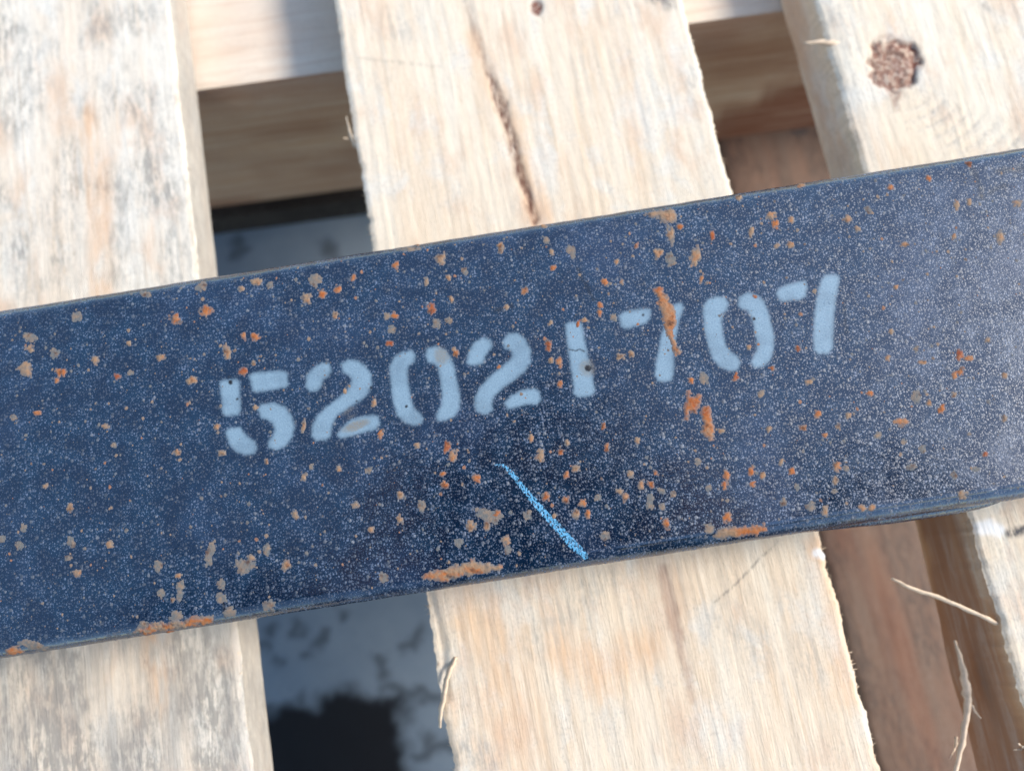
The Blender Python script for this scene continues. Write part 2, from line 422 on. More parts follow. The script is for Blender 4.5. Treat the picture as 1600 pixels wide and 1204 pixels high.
def feat_left(px, py, X, Y):
    a = zeros(px)
    a['orange'] = 0.5 * soft(px, py, [(135, 170), (140, 260), (150, 330), (152, 440), (240, 980), (250, 1100)], [4, 10, 9, 8, 10, 4], 30, 12, 2, 30) * smooth(0.3, 0.6, fbm(px / 14, py / 60, 7))
    m = 0.85 * soft(px, py, [(20, 60), (15, 150), (40, 160)], [26, 24, 12], 34, 18, 3)
    for pts, ws, k in (([(195, 40), (250, 10)], [9, 7], 0.9), ([(135, 62), (180, 46)], [3, 5], 1.0), ([(225, 150), (240, 230), (245, 300)], [14, 18, 14], 0.7), ([(120, 160), (125, 170)], [10, 8], 0.6), ([(180, 280), (175, 290)], [14, 12], 0.6), ([(100, 330), (110, 420)], [30, 26], 0.45), ([(20, 380), (40, 430)], [26, 26], 0.5),
                       ([(60, 1050), (80, 1204)], [60, 70], 1.0), ([(300, 1010), (340, 1120), (350, 1204)], [36, 40, 44], 1.05), ([(220, 1130), (215, 1204)], [30, 34], 1.0), ([(10, 1080), (12, 1204)], [20, 20], 0.8)):
        m = np.maximum(m, k * soft(px, py, pts, ws, 26, 14, 5))
    a['mildew'] = m
    a['wear_shade'] = 0.55 * smooth(900, 1000, py) * smooth(0.3, 0.6, fbm(px / 30, py / 90, 9))  # greyer below the bar: weathering plus dimmer light, both put into the colour
    a['chalky'] = 0.15 * soft(px, py, [(372, 985), (380, 1080), (392, 1204)], [4, 7, 8], 8, 6, 8)
    return a, np.zeros(px.shape) - 0.0005 * a['chalky']

def feat_mid(px, py, X, Y):
    a = zeros(px)
    a['streak'] = np.maximum(soft(px, py, [(728, 0), (742, 50), (762, 110)], [3, 4, 4], 9, 3, 11) * 0.45, soft(px, py, [(762, 115), (778, 150), (795, 205), (812, 270), (835, 345)], [3, 6, 5, 5, 4], 7, 5, 12))
    a['red'] = np.maximum(0.38 * soft(px, py, [(1035, 890), (1060, 1000), (1082, 1095)], [6, 6, 2], 9, 5, 13), 0.0)
    a['red'] = a['red'] + 0.2 * soft(px, py, [(1000, 850), (1050, 900), (1060, 980)], [10, 16, 10], 24, 10, 14)
    a['orange'] = np.maximum.reduce([0.35 * soft(px, py, [(740, 60), (800, 200), (845, 345)], [10, 14, 16], 14, 6, 15), 0.45 * soft(px, py, [(880, 1020), (940, 1050), (1010, 1010)], [20, 20, 16], 40, 16, 16), 0.3 * soft(px, py, [(700, 930), (780, 1000), (820, 1204)], [30, 20, 10], 50, 16, 17),
                                   0.4 * soft(px, py, [(1285, 850), (1310, 950), (1325, 1090)], [16, 14, 10], 26, 12, 18)])
    a['knot'] = smooth(13, 7, np.hypot(px - 838, (py - 12) * 0.85) + 5 * (fbm(px / 6, py / 6, 2) - 0.5))
    m = np.zeros(px.shape)
    for pts, ws, k in (([(615, 40), (640, 50)], [16, 12], 0.55), ([(970, 70), (985, 90)], [10, 8], 0.4), ([(1080, 122), (1084, 126)], [3, 3], 0.9), ([(950, 900), (880, 960), (840, 1010)], [12, 22, 16], 0.6), ([(1130, 960), (1180, 990), (1190, 1020)], [22, 22, 18], 0.5), ([(730, 1170), (770, 1180)], [12, 16], 0.7), ([(1250, 1000), (1270, 1050)], [14, 14], 0.4), ([(1140, 900), (1160, 930)], [12, 14], 0.4)):
        m = np.maximum(m, k * soft(px, py, pts, ws, 22, 14, 21))
    line = soft(px, py, [(1118, 940), (1150, 912), (1180, 880), (1215, 845)], [0.6, 0.8, 0.7, 0.5], 2.4, 2, 22)
    line = np.maximum(line, 0.35 * soft(px, py, [(560, 90), (690, 105)], [1, 1], 3, 2, 23))
    a['mildew'] = m; a['soot'] = np.maximum(0.8 * soft(px, py, [(1018, -4), (1045, 4)], [6, 5], 10, 5, 24), 0.7 * line)
    a['chalky'] = soft(px, py, [(1276, 864), (1288, 868)], [5, 4], 5, 3, 25)
    dz = -0.0010 * a['streak'] * (fbm(px / 5, py / 9, 4)) - 0.0008 * a['knot']
    dz = dz - 0.0014 * smooth(12, -6, seg_dist(px, py, [(672, 925), (690, 1010), (698, 1090)], [0, 3, 0]))     # torn arris on the left
    return a, dz

def feat_right(px, py, X, Y):
    a = zeros(px)
    wx = px + 26 * (fbm(px / 12, py / 12, 31) - 0.5); wy = py + 26 * (fbm(px / 14, py / 14, 32) - 0.5)
    ang = np.arctan2(wy - 103, wx - 1397); rr = np.hypot((wx - 1397) / 42, (wy - 103) / 43)
    rim = np.exp(-((rr - 0.88) / 0.16) ** 2) * (0.55 + 0.45 * np.cos(ang + 0.5))
    tail = soft(px, py, [(1395, 140), (1402, 165)], [9, 3], 8, 6, 33)
    core = smooth(1.02, 0.85, rr)
    a['knot'] = np.clip(np.maximum(np.maximum(rim * 1.1, core * 0.85), tail * 0.6), 0, 1)
    a['orange'] = np.maximum(0.15 * core, 0.2 * soft(px, py, [(1340, 200), (1380, 255)], [20, 20], 30, 10, 34))
    rings = 0.5 + 0.5 * np.cos(np.hypot((px - 1385) * 0.8, (py - 110)) / 2.9 + 3 * fbm(px / 40, py / 40, 6))
    zone = soft(px, py, [(1440, 175), (1520, 215), (1600, 235)], [16, 22, 18], 30, 12, 35)
    a['mildew'] = np.clip(zone * smooth(0.6, 1.0, rings) * 0.7 + 0.6 * soft(px, py, [(1305, 30), (1330, 70)], [12, 10], 16, 10, 36), 0, 1)
    a['chalky'] = 0.9 * soft(px, py, [(1535, 822), (1560, 828)], [9, 7], 8, 6, 37)
    a['soot'] = np.maximum(soft(px, py, [(1575, 830), (1605, 828)], [5, 5], 7, 6, 38), 0.5 * soft(px, py, [(1540, 10), (1548, 16)], [4, 3], 6, 4, 39))
    dz = -0.0014 * core * fbm(px / 7, py / 7, 41) - 0.0008 * rim + 0.0006 * soft(px, py, [(1375, 75), (1420, 80)], [5, 5], 6, 4, 42)
    dz = dz - 0.0003 * zone * rings
    # waney arris beside the gap, wide at the top of the picture
    q = X - 0.1465
    dz = dz - 0.0009 * smooth(0.006, 0.0, q + 0.003 * (fbm(Y * 90, X * 60, 43) - 0.5)) * smooth(0.09, 0.16, Y) * (0.4 + fbm(Y * 160, X * 200, 44))
    return a, dz

def side_right(side, T, sx, sy):
    if side != 0: return {}
    low = smooth(0.02, -0.01, sy)
    n = fbm(sy * 14, T * 3.5, 51)
    return {'orange': 0.25 * (1 - low) + 0.45 * low + 0.5 * low * smooth(0.35, 0.6, n + 0.25 * T), 'red': low * (0.08 + 0.5 * smooth(0.45, 0.6, fbm(sy * 12, T * 5, 52))), 'mildew': 0.6 * low * smooth(0.5, 0.65, fbm(sy * 14, T * 6, 53)) + 0.12 * (1 - low)}

Y0, Y1 = -0.30, 0.42
bl, cl = board('deck_board', -0.252, -0.1095, Y0, Y1, 0.0, 0.019, M_left, 0.0008, feat_left, 100, 0.0005, side_attr=lambda s, T, sx, sy: {'mildew': np.full(T.shape, 0.55), 'wear_shade': np.full(T.shape, 0.75)}, label='weathered grey speckled deck board on the left')  # mildew and grey tone here darken the sides to look shaded
bm, cm = board('deck_board', -0.0425, 0.0950, Y0, Y1, 0.0005, 0.020, M_mid, 0.0008, feat_mid, 200, 0.0009, label='pale middle deck board with a dark resin streak')
br, crr = board('deck_board', 0.1467, 0.285, Y0, Y1, 0.0, 0.021, M_right, 0.0007, feat_right, 300, 0.0010, side_attr=side_right, slant=lambda y: 0.0035 + 0.0055 * smooth(0.06, -0.03, y) + 0.002 * smooth(-0.03, -0.08, y), label='rough deck board on the right with a broken knot')

def feat_string(px, py, X, Y): return zeros(px), np.zeros(px.shape)
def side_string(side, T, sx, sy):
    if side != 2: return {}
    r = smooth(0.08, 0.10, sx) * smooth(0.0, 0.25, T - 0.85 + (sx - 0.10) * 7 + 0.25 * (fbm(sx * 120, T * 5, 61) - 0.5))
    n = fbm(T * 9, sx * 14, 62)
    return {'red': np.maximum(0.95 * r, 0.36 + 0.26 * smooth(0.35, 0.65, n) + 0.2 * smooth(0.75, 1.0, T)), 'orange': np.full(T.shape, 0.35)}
SZ = -0.0215
st_, cs = board('stringer', -0.42, 0.42, 0.206, 0.30, SZ, 0.1095, M_string, 0.003, feat_string, 400, 0.0, along='x', side_attr=side_string)
st_.rotation_euler = (0, 0, math.radians(-3.2))
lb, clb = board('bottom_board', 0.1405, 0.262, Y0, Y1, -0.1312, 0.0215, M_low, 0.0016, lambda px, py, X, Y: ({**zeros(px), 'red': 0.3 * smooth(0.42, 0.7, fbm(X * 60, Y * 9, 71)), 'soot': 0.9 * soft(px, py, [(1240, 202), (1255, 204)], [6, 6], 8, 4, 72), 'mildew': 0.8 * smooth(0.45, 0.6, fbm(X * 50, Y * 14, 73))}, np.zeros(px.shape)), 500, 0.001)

gap_shade_board, _ = board('gap_shade_board', -0.42, 0.136, 0.2075, 0.30, -0.1312, 0.0213, M_dark, 0.004, feat_string, 600, 0.0, along='x')  # added dark board in place of the black shade under the stringer
gap_shade_board.rotation_euler = (0, 0, math.radians(-3.2))
# splinters and torn fibres on the board edges
def splinter(parent, c, pts, rad, label=None):
    P = [(p[0] - c[0], p[1] - c[1], p[2] - c[2]) for p in pts]
    V, Fc = tube(P, rad)
    o = mesh_obj('splinter', V, Fc, M_splinter, parent)
    if label: o['label'] = label
    return o
def at(px, py, z):
    x, y = to_world(px, py, z); return (float(x), float(y), z)
splinter(br, crr, [at(1612, 1000, -0.004), at(1580, 985, -0.003), at(1530, 960, -0.001), at(1465, 932, 0.001), at(1420, 917, 0.003), at(1393, 903, 0.004)], [0.0006, 0.0008, 0.0008, 0.0008, 0.0007, 0.0004], 'long thin splinter standing out over the gap')
splinter(br, crr, [at(1492, 1000, -0.008), at(1505, 1045, -0.010), at(1510, 1075, -0.010), at(1512, 1110, -0.010), at(1503, 1160, -0.009), at(1490, 1215, -0.006)], [0.0004, 0.0011, 0.0016, 0.0011, 0.0010, 0.0007], 'torn strip hanging from the board side')
splinter(br, crr, [at(1514, 1095, -0.010), at(1524, 1112, -0.009), at(1533, 1122, -0.008)], [0.0006, 0.0004, 0.0002])
splinter(br, crr, [at(1494, 1150, -0.012), at(1492, 1170, -0.011), at(1484, 1185, -0.009)], [0.0006, 0.0005, 0.0002])
splinter(br, crr, [at(1612, 1172, -0.004), at(1598, 1166, -0.003), at(1590, 1160, -0.002)], [0.0006, 0.0005, 0.0002])
splinter(br, crr, [at(1610, 1168, -0.006), at(1596, 1170, -0.005), at(1584, 1171, -0.004)], [0.0005, 0.0004, 0.0002])
splinter(br, crr, [at(1312, 70, -0.001), at(1285, 66, 0.0005), at(1255, 68, 0.001)], [0.0012, 0.0010, 0.0003])
splinter(bm, cm, [at(712, 1026, 0.0008), at(702, 1046, 0.0016), at(694, 1078, 0.0022), at(689, 1108, 0.0024), at(687, 1136, 0.0022)], [0.0007, 0.0011, 0.0012, 0.0011, 0.0006], 'pale sliver peeling off the board edge')
splinter(bm, cm, [at(555, 232, -0.002), at(548, 212, -0.001), at(541, 182, 0.0005)], [0.0006, 0.0008, 0.0003])
splinter(bm, cm, [at(552, 218, -0.003), at(543, 217, -0.002), at(536, 216, -0.001)], [0.0005, 0.0004, 0.0002])
splinter(bl, cl, [at(284, 248, -0.001), at(292, 260, -0.001), at(299, 268, 0.0)], [0.0003, 0.0004, 0.0002])

def fringe(parent, c, xe, sgn, n, seed, ylo=-0.14, yhi=0.25, ln=0.0022):
    r = random.Random(seed); V = []; Fc = []
    for _ in range(n):
        y = r.uniform(ylo, yhi); z = r.uniform(-0.003, 0.0002); L = r.uniform(0.3, 1.0) ** 2 * ln
        a = r.uniform(-1.2, 1.2); x = xe - sgn * 0.0006
        tip = (x + sgn * (0.0006 + L * math.cos(a)), y + L * math.sin(a) * 1.6, z + r.uniform(-0.4, 0.5) * L)
        w_ = r.uniform(0.00008, 0.0002)
        k = len(V)
        for q in ((x, y - w_, z), (x, y + w_, z), (x, y, z - w_ * 2), tip): V.append((q[0] - c[0], q[1] - c[1], q[2] - c[2]))
        Fc += [(k, k + 1, k + 3), (k + 1, k + 2, k + 3), (k + 2, k, k + 3)]
    o = mesh_obj('edge_fibres', V, Fc, M_splinter, parent); o['kind'] = 'stuff'
fringe(bm, cm, -0.0425, -1, 380, 1); fringe(bm, cm, 0.0950, 1, 420, 2, ln=0.0018)
fringe(br, crr, 0.1467, -1, 320, 3); fringe(bl, cl, -0.1095, 1, 120, 4, ln=0.0012)

# ------------------------------------------------------------------ steel bar
BAR_W, BAR_T, BAR_R, BAR_L = 0.1052, 0.0495, 0.0045, 0.30
BAR_Z = 0.0505
BAR_ROT = math.radians(-1.65)
BAR_C = np.array([0.009, 0.0416])
bar = empty('steel_bar', (BAR_C[0], BAR_C[1], BAR_Z - BAR_T), BAR_ROT)
tag(bar, 'dark navy painted steel box section bar stencilled 52021707 lying across the pallet', 'steel bar')
cr_, sr_ = math.cos(BAR_ROT), math.sin(BAR_ROT)
FLAT = BAR_W / 2 - BAR_R

def bar_surf(u, s, h=0.0):
    """bar-local point at length u, arc s across the top face (running on round the corners), h above the paint"""
    a = np.clip((np.abs(s) - FLAT) / BAR_R, 0, math.pi / 2); over = np.maximum(np.abs(s) - FLAT - BAR_R * math.pi / 2, 0)
    sg = np.sign(s)
    y = np.where(np.abs(s) <= FLAT, s, sg * (FLAT + BAR_R * np.sin(a)))
    z = np.where(np.abs(s) <= FLAT, 0.0, -BAR_R * (1 - np.cos(a)) - over)
    ny = np.where(np.abs(s) <= FLAT, 0.0, sg * np.sin(a)); nz = np.where(np.abs(s) <= FLAT, 1.0, np.cos(a))
    wav = bar_wave(u, s)
    return u, y + ny * (h + wav), z + nz * (h + wav) + BAR_T
def bar_wave(u, s):
    return 0.00016 * (fbm(u * 45, s * 45, 81, 3) - 0.5) + 0.00022 * (fbm(u * 230, s * 120, 82, 2) - 0.5) * smooth(FLAT - 0.002, FLAT + 0.003, np.abs(s)) + 0.00034 * np.exp(-((s + FLAT + 0.0007) / 0.00038) ** 2) * smooth(-0.01, 0.02, u) * smooth(0.15, 0.35, fbm(u * 90, s * 0, 83, 2))
def bar_to_px(u, s, h=0.0):
    x, y, z = bar_surf(u, s, h)
    return to_px(BAR_C[0] + cr_ * x - sr_ * y, BAR_C[1] + sr_ * x + cr_ * y, z + BAR_Z - BAR_T)
def px_to_bar(px, py):
    x, y = to_world(px, py, BAR_Z)
    dx, dy = x - BAR_C[0], y - BAR_C[1]
    return cr_ * dx + sr_ * dy, -sr_ * dx + cr_ * dy

# the tube: outer skin, inner skin, open ends
smax = FLAT + BAR_R * math.pi / 2 + (BAR_T - 2 * BAR_R)
s_out = np.concatenate([np.linspace(-smax, -FLAT - BAR_R * 1.58, 14), np.linspace(-FLAT - BAR_R * 1.55, -FLAT - 0.0020, 11), np.linspace(-FLAT - 0.0019, -FLAT + 0.0008, 20), np.linspace(-FLAT + 0.0016, FLAT, 90)[:-1], np.linspace(FLAT, FLAT + BAR_R * 1.55, 14), np.linspace(FLAT + BAR_R * 1.58, smax, 14)])
uu = np.concatenate([np.linspace(-BAR_L, -0.185, 20)[:-1], np.linspace(-0.185, 0.205, 390), np.linspace(0.205, BAR_L, 16)[1:]])
UU, SS = np.meshgrid(uu, s_out, indexing='ij')
bx, by, bz = bar_surf(UU, SS)
prof = []                                      # bottom corners and floor of the section
for k in range(8): a = math.pi / 2 * k / 7; prof.append((FLAT + BAR_R * math.cos(a), BAR_R - BAR_R * math.sin(a)))
for k in range(8): a = math.pi / 2 * k / 7; prof.append((-FLAT - BAR_R * math.sin(a), BAR_R - BAR_R * math.cos(a)))
prof = np.array(prof)
lowY = np.broadcast_to(prof[:, 0], (len(uu), 16)); lowZ = np.broadcast_to(prof[:, 1], (len(uu), 16))
Yo = np.concatenate([by, lowY], 1); Zo = np.concatenate([bz, lowZ], 1); m = Yo.shape[1]
Xo = np.broadcast_to(uu[:, None], Yo.shape)
V1 = np.stack([Xo, Yo, Zo], -1).reshape(-1, 3)
ii, jj = np.meshgrid(np.arange(len(uu) - 1), np.arange(m), indexing='ij')
jn = (jj + 1) % m
F1 = np.stack([ii * m + jj, (ii + 1) * m + jj, (ii + 1) * m + jn, ii * m + jn], -1).reshape(-1, 4)
WALL = 0.005
V2 = []
for ue in (-BAR_L, BAR_L):
    row = 0 if ue < 0 else len(uu) - 1
    for j in range(m):
        y, z = Yo[row, j], Zo[row, j]
        V2.append((ue, y * (1 - WALL / (BAR_W / 2)), (z - BAR_T / 2) * (1 - WALL / (BAR_T / 2)) + BAR_T / 2))
V2 = np.array(V2); n1 = len(V1)
F2 = []
for j in range(m):
    k = (j + 1) % m
    F2.append((j, k, n1 + k, n1 + j))
    b0 = (len(uu) - 1) * m
    F2.append((b0 + k, b0 + j, n1 + m + j, n1 + m + k))
    F2.append((n1 + j, n1 + k, n1 + m + k, n1 + m + j))
pxb, pyb = bar_to_px(UU, SS)
tubeo = mesh_obj('box_tube', np.concatenate([V1, V2]), np.concatenate([F1, np.array(F2)]), M_paint, bar)

def patch(name, box, fn, step, mat, thr=0.5, pad=2):
    """a sheet lying on the bar's skin inside a pixel box; fn(px,py,u,s) -> mask, height, attributes"""
    us, ss = px_to_bar(np.array([box[0], box[2], box[0], box[2]]), np.array([box[1], box[1], box[3], box[3]]))
    gu = np.arange(us.min() - pad * step, us.max() + pad * step, step); gs = np.arange(ss.min() - pad * step, ss.max() + pad * step, step)
    gu = np.clip(gu, -BAR_L, BAR_L)
    U, S = np.meshgrid(gu, gs, indexing='ij')
    px, py = bar_to_px(U, S)
    mask, h, attrs = fn(px, py, U, S)
    x, y, z = bar_surf(U, S, h)
    Fc = grid_faces(len(gu), len(gs))
    mk = mask.ravel()
    Fc = Fc[(mk[Fc].max(1) > thr)]
    if not len(Fc): return None
    used = np.unique(Fc); remap = np.zeros(mk.size, int); remap[used] = np.arange(len(used))
    V = np.stack([x, y, z], -1).reshape(-1, 3)[used]
    return mesh_obj(name, V, remap[Fc], mat, bar, {k: np.broadcast_to(a, U.shape).ravel()[used] for k, a in attrs.items()})

# stencilled number ------------------------------------------------------
def zoomed(k, ox, oy, pts): return [(ox + x / k, oy + y / k) for x, y in pts]
ZA = (2.857, 320, 420); ZB = (3.077, 840, 400)
DIGITS = [
 ('5', ZA, [[(72,510),(85,500),(140,498),(150,505),(155,630),(145,645),(95,650),(85,640)], [(205,480),(220,468),(345,460),(362,468),(368,515),(355,525),(235,545),(218,540)],
   [(242,625),(255,608),(310,603),(355,620),(385,660),(395,705),(385,750),(360,785),(320,803),(290,795),(288,775),(310,745),(318,715),(308,685),(285,668),(255,660)],
   [(98,730),(115,715),(155,712),(170,730),(185,750),(220,775),(228,800),(215,822),(180,826),(140,808),(112,775)]]),
 ('2', ZA, [[(455,520),(462,480),(490,445),(525,425),(552,428),(560,450),(548,475),(525,490),(515,520),(500,540),(470,540)],
   [(615,425),(640,410),(680,415),(715,440),(738,475),(740,515),(725,550),(690,585),(640,615),(590,650),(565,690),(555,745),(540,758),(500,760),(483,745),(487,700),(505,660),(545,620),(600,580),(640,545),(660,515),(660,490),(645,470),(620,455)],
   [(598,740),(615,715),(650,680),(700,665),(750,658),(770,665),(775,690),(760,710),(700,728),(650,742),(610,750)]]),
 ('0', ZA, [[(830,440),(850,400),(885,375),(920,370),(935,385),(930,410),(905,430),(898,455),(905,520),(915,580),(930,625),(960,650),(970,670),(960,688),(930,695),(895,682),(865,650),(848,600),(838,530)],
   [(990,380),(1000,358),(1030,350),(1070,365),(1095,400),(1108,440),(1120,500),(1135,570),(1132,620),(1110,655),(1075,672),(1045,672),(1038,655),(1050,630),(1062,605),(1065,560),(1058,500),(1048,440),(1025,418),(1000,412)]]),
 ('2', ZA, [[(1175,415),(1182,370),(1210,330),(1245,312),(1272,318),(1278,345),(1260,368),(1245,390),(1238,415),(1215,425),(1185,424)],
   [(1335,325),(1355,295),(1395,292),(1430,320),(1450,365),(1448,415),(1425,455),(1380,490),(1330,525),(1290,560),(1278,590),(1280,625),(1260,643),(1225,638),(1210,615),(1212,575),(1235,530),(1275,485),(1330,440),(1365,410),(1380,385),(1370,360),(1345,350)],
   [(1345,600),(1370,570),(1420,545),(1470,540),(1490,550),(1495,580),(1480,598),(1430,600),(1380,615),(1355,620)]]),
 ('1', ZB, [[(138,335),(150,325),(195,322),(208,330),(215,380),(235,480),(255,560),(268,640),(262,660),(235,668),(195,670),(180,660),(178,620),(165,530),(150,430)]]),
 ('7', ZB, [[(400,290),(415,275),(520,257),(538,262),(535,300),(520,315),(425,345),(405,335)],
   [(585,480),(595,400),(620,330),(640,270),(660,235),(690,232),(698,250),(680,290),(665,350),(655,400),(650,460),(648,560),(640,590),(610,598),(580,592),(570,570),(572,520)]]),
 ('0', ZB, [[(800,250),(820,215),(860,200),(895,205),(910,225),(905,255),(885,275),(878,310),(885,380),(900,430),(925,465),(960,490),(970,515),(960,540),(925,547),(880,530),(845,490),(825,430),(810,350)],
   [(970,235),(975,200),(1010,182),(1055,195),(1085,225),(1105,275),(1118,330),(1132,390),(1130,450),(1110,500),(1075,528),(1045,530),(1032,510),(1045,480),(1060,450),(1058,400),(1045,330),(1030,280),(1010,255),(985,250)]]),
 ('7', ZB, [[(1155,180),(1170,155),(1265,125),(1285,128),(1292,150),(1282,190),(1255,205),(1185,212),(1168,205)],
   [(1370,115),(1385,98),(1430,96),(1445,105),(1440,150),(1425,220),(1418,300),(1415,380),(1412,440),(1395,462),(1355,465),(1335,450),(1332,400),(1335,300),(1345,210)]]),
]
GRIME = [((556, 665), 24, 8, -0.35, 0.9), ((548, 645), 14, 9, -0.4, 0.45), ((690, 556), 12, 15, -0.5, 0.75), ((918, 575), 15, 15, 0, 0.6)]
PITS = [(919, 575, 5), (580, 606, 2), (635, 635, 1.6), (1178, 498, 2.4), (1005, 492, 1.8), (557, 626, 1.6), (528, 652, 1.3), (360, 597, 3.2), (358, 588, 2.5), (371, 623, 1.4)]
for ch, z, strokes in DIGITS:
    polys = [zoomed(*z, p) for p in strokes]
    allp = np.array([q for p in polys for q in p])
    box = (allp[:, 0].min() - 16, allp[:, 1].min() - 16, allp[:, 0].max() + 16, allp[:, 1].max() + 16)
    def fn(px, py, U, S, polys=polys):
        qx = px + 3.0 * (fbm(px / 5, py / 5, 91) - 0.5); qy = py + 3.0 * (fbm(px / 5, py / 5, 92) - 0.5)
        d = np.max([poly_sd(qx, qy, p) for p in polys], 0)
        mk = smooth(-7.0, 4.5, d + 0.8); halo = 0.22 * np.exp(np.minimum(d, 0) / 8.0)
        mk = np.maximum(mk, halo)
        g = np.zeros(px.shape); pt = np.zeros(px.shape)
        for (cx, cy), rx, ry, an, k in GRIME:
            ax = (px - cx) * math.cos(an) + (py - cy) * math.sin(an); ay = -(px - cx) * math.sin(an) + (py - cy) * math.cos(an)
            g = np.maximum(g, k * smooth(1.2, 0.5, np.hypot(ax / rx, ay / ry) + 0.4 * (fbm(px / 6, py / 6, 93) - 0.5)))
        for cx, cy, r in PITS: pt = np.maximum(pt, smooth(r + 1.2, r - 0.8, np.hypot(px - cx, py - cy) + 2.5 * (fbm(px / 3, py / 3, 94) - 0.5)))
        fade = smooth(0.045, 0.12, mk)
        crack = smooth(1.6, 0.6, seg_dist(px, py, [(890, 546), (900, 548), (905, 545), (913, 549)]) + 1.5 * (fbm(px / 4, py / 4, 95) - 0.5))
        return mk, 0.00003 + 0 * px, {'stencil': mk * fade, 'grime': g * fade, 'pit': np.maximum(pt, 0.8 * crack) * fade}
    o = patch('stencilled_digit', box, fn, 0.00028, M_paint, 0.05)
    o['label'] = 'light blue stencilled ' + {'5': 'five', '2': 'two', '0': 'zero', '1': 'one', '7': 'seven'}[ch]

def chalk(px, py, U, S):
    d = seg_dist(px, py, [(772, 726), (788, 727), (800, 740), (820, 765), (840, 790), (870, 822), (895, 850), (914, 868)], [2.5, 4, 5, 6, 7, 8, 8.5, 7])
    mk = smooth(3.5, -3.0, d)
    return mk, 0.00004 + 0 * px, {'chalk': mk}
patch('chalk_mark', (765, 715, 925, 880), chalk, 0.0003, M_paint, 0.04)['label'] = 'bright blue slanting chalk stroke'

def scuff(px, py, U, S):
    n = fbm(px / 4, py / 4, 96); m = np.zeros(px.shape)
    for pts, w in SCUFFS: m = np.maximum(m, smooth(w + 3, -1, seg_dist(px, py, pts) + 9 * (n - 0.5)))
    return m, 0.00002 + 0 * px, {'pit': 0.85 * m}
for SCUFFS in ([([(902, 418), (912, 438), (927, 468)], 2.5)], [([(1516, 258), (1530, 290), (1536, 310)], 7), ([(1560, 268), (1600, 262)], 9), ([(1545, 300), (1570, 290)], 5)], [([(775, 485), (800, 478)], 3)], [([(1318, 470), (1322, 520)], 2)], [([(345, 925), (352, 960)], 2)]):
    q = np.array([p for pts, _ in SCUFFS for p in pts])
    patch('paint_scuff', (q[:, 0].min() - 14, q[:, 1].min() - 14, q[:, 0].max() + 14, q[:, 1].max() + 14), scuff, 0.0003, M_paint, 0.02)

